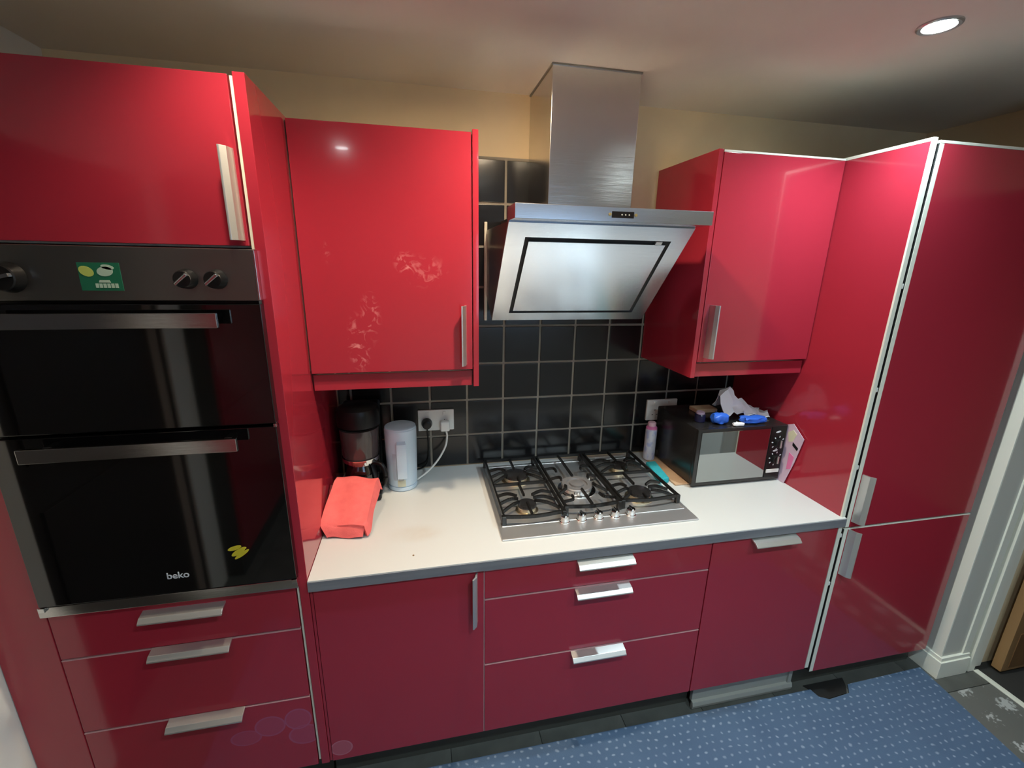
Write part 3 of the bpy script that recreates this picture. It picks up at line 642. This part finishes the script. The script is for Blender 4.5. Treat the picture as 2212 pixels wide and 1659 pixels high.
def lump(name, m, c, r, sq, label, cat, seed=1, amp=0.18):
    bm = BM(); bmesh.ops.create_icosphere(bm, subdivisions=3, radius=1.0); rr = random.Random(seed)
    for v in bm.verts:
        k = 1+amp*(math.sin(v.co.x*7+seed)*math.sin(v.co.y*6+2*seed)+0.5*rr.uniform(-1, 1)*0.3)
        n = max(abs(v.co.x), abs(v.co.y), abs(v.co.z)); q = v.co/n*0.8 + v.co*0.2
        v.co = Vector((q.x*r[0]*k, q.y*r[1]*k, q.z*r[2]*k))
    lo = min(v.co.z for v in bm.verts); bmesh.ops.translate(bm, vec=(c[0], c[1], c[2]-lo), verts=bm.verts)
    o = obj(name, bm, m, None, 60); tag(o, label, cat); return o
lump('blue_packet', 'bag_blue', (1.515, 0.345, 1.1328), (0.030, 0.022, 0.020), 1, 'small bright blue packet on the front left of the microwave top', 'packet', 2)
lump('blue_packet', 'bag_blue', (1.665, 0.332, 1.1328), (0.052, 0.022, 0.012), 1, 'flat blue packet under the crumpled white one on the microwave', 'packet', 5)
lump('white_scrap', 'bag_white', (1.578, 0.308, 1.1328), (0.022, 0.010, 0.006), 1, 'small white scrap at the front edge of the microwave top', 'packet', 8)
tb = thing('dark_jar', 'small dark navy jar with a pale lid at the left end of the microwave top', 'jar', (1.452, 0.38, 1.1325))
bm = BM(); lathe(bm, [(0.018, 0), (0.021, 0.004), (0.021, 0.030), (0.017, 0.034)], (1.452, 0.38, 1.1325), 20); obj('body', bm, 'navy', tb, 40)
bm = BM(); lathe(bm, [(0.017, 0.0335), (0.017, 0.041), (0.014, 0.043)], (1.452, 0.38, 1.1325), 20); obj('lid', bm, 'lilac', tb, 40)
bm = BM(); box(bm, 1.50, 1.60, 0.47, 0.53, 1.1325, 1.150, bev=0.003); tag(obj('carton', bm, 'tan_board', None, 40), 'flat brown carton at the back of the microwave top', 'carton')
# leaflet leaning beside the microwave
bm = BM(); prism(bm, [(0.300, 1.128), (0.268, 1.142), (0.208, 1.098), (0.232, 0.985), (0.262, HT+0.001), (0.300, HT+0.001)], 'x', 1.8015, 1.8035)
lf = obj('leaflet', bm, 'lilac', None); tag(lf, 'lilac and pink printed leaflet standing between the microwave and the red panel', 'leaflet')
bm = BM(); prism(bm, [(0.285, 1.10), (0.262, 1.118), (0.243, 1.105), (0.256, 1.070), (0.275, 1.062)], 'x', 1.8004, 1.8014); obj('print', bm, 'label_cream', lf)
bm = BM(); prism(bm, [(0.262, 1.020), (0.236, 1.010), (0.243, 0.955), (0.262, 0.945)], 'x', 1.8004, 1.8014); obj('print', bm, 'pink', lf)
bm = BM(); prism(bm, [(0.254, 1.068), (0.225, 1.052), (0.228, 1.040), (0.254, 1.054)], 'x', 1.8004, 1.8014); obj('print', bm, 'black_plastic', lf)
# aerosol can
A = thing('aerosol_can', 'slim pale aerosol can with pink shoulder standing left of the microwave', 'can', (1.356, 0.567, HT))
bm = BM(); lathe(bm, [(0.0235, 0.0), (0.0255, 0.004), (0.0255, 0.140), (0.0245, 0.148)], (1.351, 0.570, HT+0.0073), 28); obj('body', bm, 'can_body', A, 40)
bm = BM(); lathe(bm, [(0.0248, 0.1475), (0.0245, 0.155), (0.018, 0.162)], (1.351, 0.570, HT+0.007), 28); obj('shoulder', bm, 'pink', A, 40)
bm = BM(); lathe(bm, [(0.0185, 0.160), (0.018, 0.176), (0.014, 0.180)], (1.351, 0.570, HT+0.007), 24); obj('cap', bm, 'pink_cap', A, 40)
# teal sponge
bm = BM(); box(bm, 1.288, 1.334, 0.345, 0.505, HT+0.0003, HT+0.026, bev=0.005, seg=3)
for v in bm.verts: v.co.x += 0.02*math.sin((v.co.y-0.375)*9) - 0.005; v.co.z += 0.002*math.sin(v.co.y*70)*(1 if v.co.z > HT+0.01 else 0)
tag(obj('sponge', bm, 'teal', None, 40), 'teal sponge cloth on the worktop along the right side of the hob', 'sponge')
# kettle
KT = thing('kettle', 'tall pale white jug kettle standing under the left wall cabinet', 'kettle', (0.245, 0.51, HT))
kx, ky = 0.247, 0.512
bm = BM(); lathe(bm, [(0.052, 0), (0.056, 0.004), (0.056, 0.016), (0.052, 0.018)], (kx, ky, HT+0.0003), 36); obj('power_base', bm, 'kettle_white', KT, 40)
bm = BM(); lathe(bm, [(0.053, 0.019), (0.0565, 0.024), (0.0605, 0.20), (0.0608, 0.246), (0.0595, 0.250)], (kx, ky, HT), 40); obj('jug', bm, 'kettle_white', KT, 40)
bm = BM(); lathe(bm, [(0.0595, 0.2505), (0.0585, 0.256), (0.052, 0.259), (0.003, 0.261)], (kx, ky, HT), 36); obj('lid', bm, 'kettle_white', KT, 50)
# handle strip towards the room, water gauge beside it, switch at the foot
def strip(a0, a1, r0, r1, z0, z1, n=8):
    bm = BM(); vs = []
    for (z, rr) in ((z0, r0), (z0+0.008, r1), (z1-0.012, r1), (z1, r0)):
        row = [bm.verts.new((kx+rr*math.cos(a0+(a1-a0)*k/n), ky+rr*math.sin(a0+(a1-a0)*k/n), z)) for k in range(n+1)]; vs.append(row)
    inner = [[bm.verts.new((kx+0.053*math.cos(a0+(a1-a0)*k/n), ky+0.053*math.sin(a0+(a1-a0)*k/n), z)) for k in range(n+1)] for z in (z0, z1)]
    for a, b in zip(vs, vs[1:]):
        for k in range(n): bm.faces.new((a[k], a[k+1], b[k+1], b[k]))
    for k in range(n): bm.faces.new((inner[0][k], inner[0][k+1], vs[0][k+1], vs[0][k])); bm.faces.new((vs[3][k], vs[3][k+1], inner[1][k+1], inner[1][k]))
    for k in (0, n):
        bm.faces.new((inner[0][k], vs[0][k], vs[1][k], vs[2][k], vs[3][k], inner[1][k]))
    return bm
ca = -PI/2+0.08
obj('handle', strip(ca-0.28, ca+0.22, 0.058, 0.072, HT+0.055, HT+0.215), 'kettle_white', KT, 35)
obj('water_gauge', strip(ca-0.62, ca-0.38, 0.057, 0.0605, HT+0.05, HT+0.17), 'gauge', KT, 35)
obj('label_patch', strip(ca-0.36, ca+0.16, 0.0565, 0.0592, HT+0.022, HT+0.054), 'label_cream', KT, 35)
bm = BM(); box(bm, kx-0.012, kx+0.008, ky-0.072, ky-0.055, HT+0.056, HT+0.064, bev=0.002); obj('switch', bm, 'grey_mark', KT, 40)
# coffee maker
CM = thing('coffee_maker', 'black filter coffee maker in the corner beside the oven tower', 'coffee maker', (0.1, 0.5, HT))
cx, cy = 0.098, 0.500
bm = BM(); box(bm, cx-0.075, cx+0.075, cy-0.10, cy+0.125, HT+0.0005, HT+0.030, bev=0.010, seg=3); obj('base', bm, 'black_plastic', CM, 40)
bm = BM(); box(bm, cx-0.070, cx+0.070, cy+0.060, cy+0.125, HT+0.028, HT+0.335, bev=0.012, seg=3); obj('column', bm, 'black_plastic', CM, 40)
bm = BM(); lathe(bm, [(0.070, 0.268), (0.078, 0.275), (0.080, 0.318), (0.074, 0.340), (0.055, 0.350), (0.003, 0.352)], (cx, cy+0.01, HT), 40); obj('lid', bm, 'black_plastic', CM, 40)
bm = BM(); lathe(bm, [(0.060, 0.150), (0.066, 0.158), (0.072, 0.266)], (cx, cy-0.002, HT), 40); obj('filter_holder', bm, 'smoke_glass', CM, 40)
bm = BM(); lathe(bm, [(0.060, 0.136), (0.067, 0.1365), (0.0685, 0.149), (0.0685, 0.152), (0.060, 0.1525)], (cx, cy-0.002, HT), 40); obj('chrome_band', bm, 'chrome', CM, 40, 'bright chrome ring below the filter holder')
bm = BM(); lathe(bm, [(0.050, 0.031), (0.060, 0.036), (0.062, 0.075), (0.052, 0.112), (0.044, 0.126), (0.046, 0.134)], (cx, cy-0.010, HT), 36); cf = obj('carafe', bm, 'black_glass', CM, 50)
bm = BM(); lathe(bm, [(0.0455, 0.124), (0.0475, 0.125), (0.0475, 0.136), (0.0455, 0.1365)], (cx, cy-0.010, HT), 36); obj('carafe_rim', bm, 'chrome', cf, 40)
bm = BM(); hp = smooth_path([(cx+0.043, cy-0.028, HT+0.128), (cx+0.076, cy-0.048, HT+0.125), (cx+0.090, cy-0.058, HT+0.09), (cx+0.084, cy-0.055, HT+0.05), (cx+0.057, cy-0.035, HT+0.045)], 6)
tube(bm, hp, 0.009, 10); obj('carafe_handle', bm, 'black_plastic', cf, 50)
bx('switch', 'white_plastic', CM, cx-0.002, cx+0.014, cy-0.103, cy-0.099, HT+0.010, HT+0.022, bev=0.001)
# contact grill with the towel over it
GR = thing('contact_grill', 'low chrome grill under the coral red towel in the worktop corner', 'grill', (0.07, 0.3, HT))
def gy(t, lo, hi): return lo+(hi-lo)*t
bm = BM(); prism(bm, [(0.205, HT+0.012), (0.385, HT+0.012), (0.385, HT+0.095), (0.365, HT+0.104), (0.215, HT+0.040), (0.205, HT+0.032)], 'x', 0.004, 0.142, bev=0.005); obj('body', bm, 'chrome', GR, 40)
for xx in (0.014, 0.134):
    for yy in (0.215, 0.37):
        bm = BM(); lathe(bm, [(0.009, 0), (0.009, 0.013)], (xx, yy, HT+0.0003), 14); obj('foot', bm, 'chrome', GR, 40)
def towel_pt(u, v):
    # v: 0 front hem on the worktop .. 1 back edge; u across
    x = 0.0025 + 0.140*u
    prof = [(0.186, 0.006), (0.190, 0.022), (0.196, 0.040), (0.212, 0.051), (0.26, 0.072), (0.31, 0.093), (0.355, 0.112), (0.385, 0.113), (0.396, 0.095)]
    s = v*(len(prof)-1); i = min(int(s), len(prof)-2); t = s-i
    y = prof[i][0]*(1-t)+prof[i+1][0]*t; z = prof[i][1]*(1-t)+prof[i+1][1]*t
    x += 0.022*max(0, (v-0.3))/0.7 - 0.005*math.sin(v*5)
    y += (-0.018*u if v > 0.3 else -0.008*u) + 0.006*math.sin(u*4+1)
    if v < 0.3: x += 0.010*(0.3-v)/0.3*(1-u)*1.6 - 0.012*(0.3-v)/0.3*u; z -= 0.010*u*(v/0.3)
    z += 0.0025*math.sin(u*9+v*4)+0.0018*math.sin(v*17-u*3)
    return (x, y, HT+max(z, 0.003))
bm = BM(); nu, nv = 22, 34
gv = [[bm.verts.new(towel_pt(i/(nu-1), j/(nv-1))) for j in range(nv)] for i in range(nu)]
for i in range(nu-1):
    for j in range(nv-1): bm.faces.new((gv[i][j], gv[i+1][j], gv[i+1][j+1], gv[i][j+1]))
# right side flap hanging down the flank of the grill
fl_ = []
for j in range(9, nv-1):
    p = gv[nu-1][j].co
    fl_.append([gv[nu-1][j]] + [bm.verts.new((p.x+0.003*k+0.002*math.sin(j*0.6), p.y-0.001*k, max(p.z-0.012*k, HT+0.004))) for k in range(1, 4)])
for a, b in zip(fl_, fl_[1:]):
    for k in range(3): bm.faces.new((a[k], a[k+1], b[k+1], b[k]))
bmesh.ops.recalc_face_normals(bm, faces=bm.faces); bmesh.ops.solidify(bm, geom=bm.faces[:], thickness=-0.004)
lo = min(v.co.z for v in bm.verts); bmesh.ops.translate(bm, vec=(0, 0, max(0, HT+0.0005-lo)), verts=bm.verts)
tag(obj('towel', bm, 'towel', None, 60), 'coral red folded towel draped over the low chrome grill in the left corner', 'towel')
# sockets and plugs
def socket(name, label, x0, x1, z0, z1):
    s = thing(name, label, 'socket', ((x0+x1)/2, D-0.02, z0), 'double wall sockets')
    bm = BM(); box(bm, x0, x1, D-0.020, D-0.0085, z0, z1, bev=0.003); obj('plate', bm, 'white_plastic', s, 40)
    for q in (0.27, 0.73):
        xx = x0+(x1-x0)*q
        bx('switch', 'white_plastic', s, xx-0.006, xx+0.006, D-0.024, D-0.0195, z1-0.022, z1-0.008, bev=0.001)
        for ddx, ddz, w_, h_ in ((0, 0.012, 0.003, 0.008), (-0.011, -0.010, 0.007, 0.003), (0.011, -0.010, 0.007, 0.003)):
            bx('pin_hole', 'dark_void', s, xx+ddx-w_/2, xx+ddx+w_/2, D-0.0206, D-0.0196, (z0+z1)/2-0.012+ddz-h_/2, (z0+z1)/2-0.012+ddz+h_/2, bev=0)
    return s
socket('double_socket', 'white double wall socket on the tiles beside the kettle with two plugs in', 0.314, 0.464, 1.054, 1.146)
socket('double_socket', 'white double wall socket half hidden behind the microwave', 1.362, 1.516, 1.044, 1.144)
p = thing('black_plug', 'round black plug with its lead in the left half of the kettle socket', 'plug', (0.352, 0.63, 1.09))
bm = BM(); lathe(bm, [(0.022, D-0.0245), (0.023, D-0.034), (0.018, D-0.055), (0.010, D-0.058)], (0.350, 0, 1.092), 24, 'y'); obj('plug_body', bm, 'black_plastic', p, 40)
bm = BM(); tube(bm, smooth_path([(0.350, D-0.040, 1.072), (0.352, D-0.038, 1.04), (0.353, D-0.03, 0.98), (0.345, D-0.03, 0.91), (0.30, D-0.03, HT+0.004), (0.22, D-0.035, HT+0.004)], 6), 0.0032, 8); obj('lead', bm, 'black_plastic', p, 60)
p = thing('white_plug', 'white plug whose white lead curves down to the kettle', 'plug', (0.424, 0.63, 1.08))
bm = BM(); box(bm, 0.404, 0.444, D-0.056, D-0.0245, 1.058, 1.104, bev=0.008, seg=3); obj('plug_body', bm, 'white_plastic', p, 40)
bm = BM(); tube(bm, smooth_path([(0.428, D-0.042, 1.060), (0.432, D-0.045, 1.035), (0.424, D-0.055, 0.995), (0.400, D-0.07, 0.955), (0.372, D-0.09, 0.927), (0.340, D-0.11, 0.905), (0.302, D-0.135, HT+0.010)], 6), 0.0042, 10); obj('lead', bm, 'cable_white', p, 60)
# cable cover on the tiles left of the hood
bm = BM(); prism(bm, [(0.586, 1.915), (0.594, 1.915), (0.628, 1.52), (0.618, 1.52)], 'y', D-0.0195, D-0.009)
bm.free(); bm = BM(); box(bm, 0.594, 0.606, D-0.0195, D-0.0098, 1.52, 1.90, bev=0.002); tag(obj('cable_cover', bm, 'cream_edge', None, 40), 'narrow vertical cable cover on the black tiles left of the hood', 'cable cover')

# ------------------------------------------------------------------ floor things
bm = BM(); prism(bm, [(-0.45, 0.010), (1.872, 0.006), (1.880, -0.028), (1.915, -0.046), (2.020, -0.038), (2.050, -0.004), (2.445, 0.004), (2.392, -0.385), (2.33, -0.80), (-0.45, -0.80)], 'z', FL+0.0005, FL+0.009)
tag(obj('rug', bm, 'rug', None), 'blue mat patterned with small pale dots on the floor before the red units', 'rug')
bm = BM(); prism(bm, [(1.884, -0.024), (1.918, -0.040), (2.014, -0.033), (2.043, -0.002), (2.06, 0.030), (1.86, 0.030), (1.877, 0.004)], 'z', FL+0.0004, FL+0.004)
tag(obj('mat_offcut', bm, 'dark_void', None), 'dark mat offcut filling the notch at the back edge of the blue mat', 'mat')
# ------------------------------------------------------------------ ceiling downlights and added fill lamps
for i, (x, y, pw, ang, colr, lab) in enumerate(DOWN):
    t = thing('ceiling_downlight', lab, 'downlight', (x, y, ZC))
    bm = BM(); lathe(bm, [(0.0465, 0.0), (0.0465, -0.003), (0.043, -0.006), (0.035, -0.0045), (0.0345, -0.001)], (x, y, ZC), 36, cap=False); obj('rim', bm, 'rim', t, 40)
    bm = BM(); lathe(bm, [(0.0345, -0.0012), (0.034, -0.003), (0.02, -0.004), (0.001, -0.0042)], (x, y, ZC), 32); obj('lamp_lens', bm, ('lamp_bulb' if i == 1 else 'fill_lamp_warm') if colr is WARM else 'lamp_glow', t, 60)
    ld_ = bpy.data.lights.new('downlight_lamp', 'SPOT'); ld_.spot_size = math.radians(ang); ld_.spot_blend = 1.0; ld_.shadow_soft_size = 0.028; ld_.energy = pw; ld_.color = colr
    lo_ = bpy.data.objects.new('downlight_lamp', ld_); COL.objects.link(lo_); lo_.parent = t; lo_.location = (0, 0, -0.036)
# daylight entering by the window: a light portal in the opening
pl = bpy.data.lights.new('window_portal', 'AREA'); pl.shape = 'RECTANGLE'; pl.size = WX1-WX0; pl.size_y = WZ1-WZ0; pl.cycles.is_portal = True
po = bpy.data.objects.new('window_portal', pl); COL.objects.link(po); po.location = ((WX0+WX1)/2, YF-0.1, (WZ0+WZ1)/2); po.rotation_euler = (-PI/2, 0, 0)
# ------------------------------------------------------------------ grey units across the room (seen in reflections)
ou = thing('opposite_unit', 'row of grey base units with pale worktop on the far side behind the viewer', 'cabinet', (1.2, -2.4, FL))
bx('carcass', 'unit_grey', ou, 0.0, 2.6, YF+0.01, -2.2, FL, 0.84, bev=0.002)
for k in range(4):
    dr = bx('door', 'unit_grey', ou, 0.004+k*0.65, 0.646+k*0.65, -2.2, -2.18, 0.18, 0.83, bev=0.003); handle_h(dr, 0.2+k*0.65, 0.4+k*0.65, -2.18, 0.80)
    dr.children[0].location.y = 0.02
bx('top', 'worktop', ou, -0.01, 2.62, YF+0.01, -2.16, 0.841, HT, bev=0.002)
bm = BM(); box(bm, XR-0.02, XR+0.002, -0.90, -0.72, FL, 2.13, bev=0.003); struct('trim_4', bm, 'white_paint', None, 40)
cu = thing('low_cupboard', 'shallow grey cupboard on the right wall, mirrored in the microwave door', 'cabinet', (2.55, -1.3, FL))
bx('carcass', 'unit_grey', cu, 2.50, XR-0.002, -1.72, -0.93, FL, 0.80, bev=0.002)
for k in range(2):
    dr = bx('door', 'unit_grey', cu, 2.482, 2.50, -1.715+k*0.395, -1.33+k*0.395, 0.12, 0.70, bev=0.002)
    bx('drawer', 'unit_grey', cu, 2.482, 2.50, -1.715+k*0.395, -1.33+k*0.395, 0.706, 0.795, bev=0.002)
bx('top', 'white_paint', cu, 2.47, XR-0.002, -1.73, -0.925, 0.801, 0.83, bev=0.002)
tc_ = thing('tall_cupboard', 'shallow dark red cupboard on the left wall behind the viewer', 'cabinet', (-0.69, -1.9, FL))
bx('carcass', 'kick_dark', tc_, XL+0.002, -0.66, -2.70, -1.235, FL, 2.10, bev=0.002)
for k in range(2):
    for z0, z1 in ((FL+0.12, 1.0), (1.005, 2.09)):
        bx('door', 'red_gloss', tc_, -0.66, -0.642, -2.695+k*0.73, -1.97+k*0.73, z0, z1, bev=0.002)
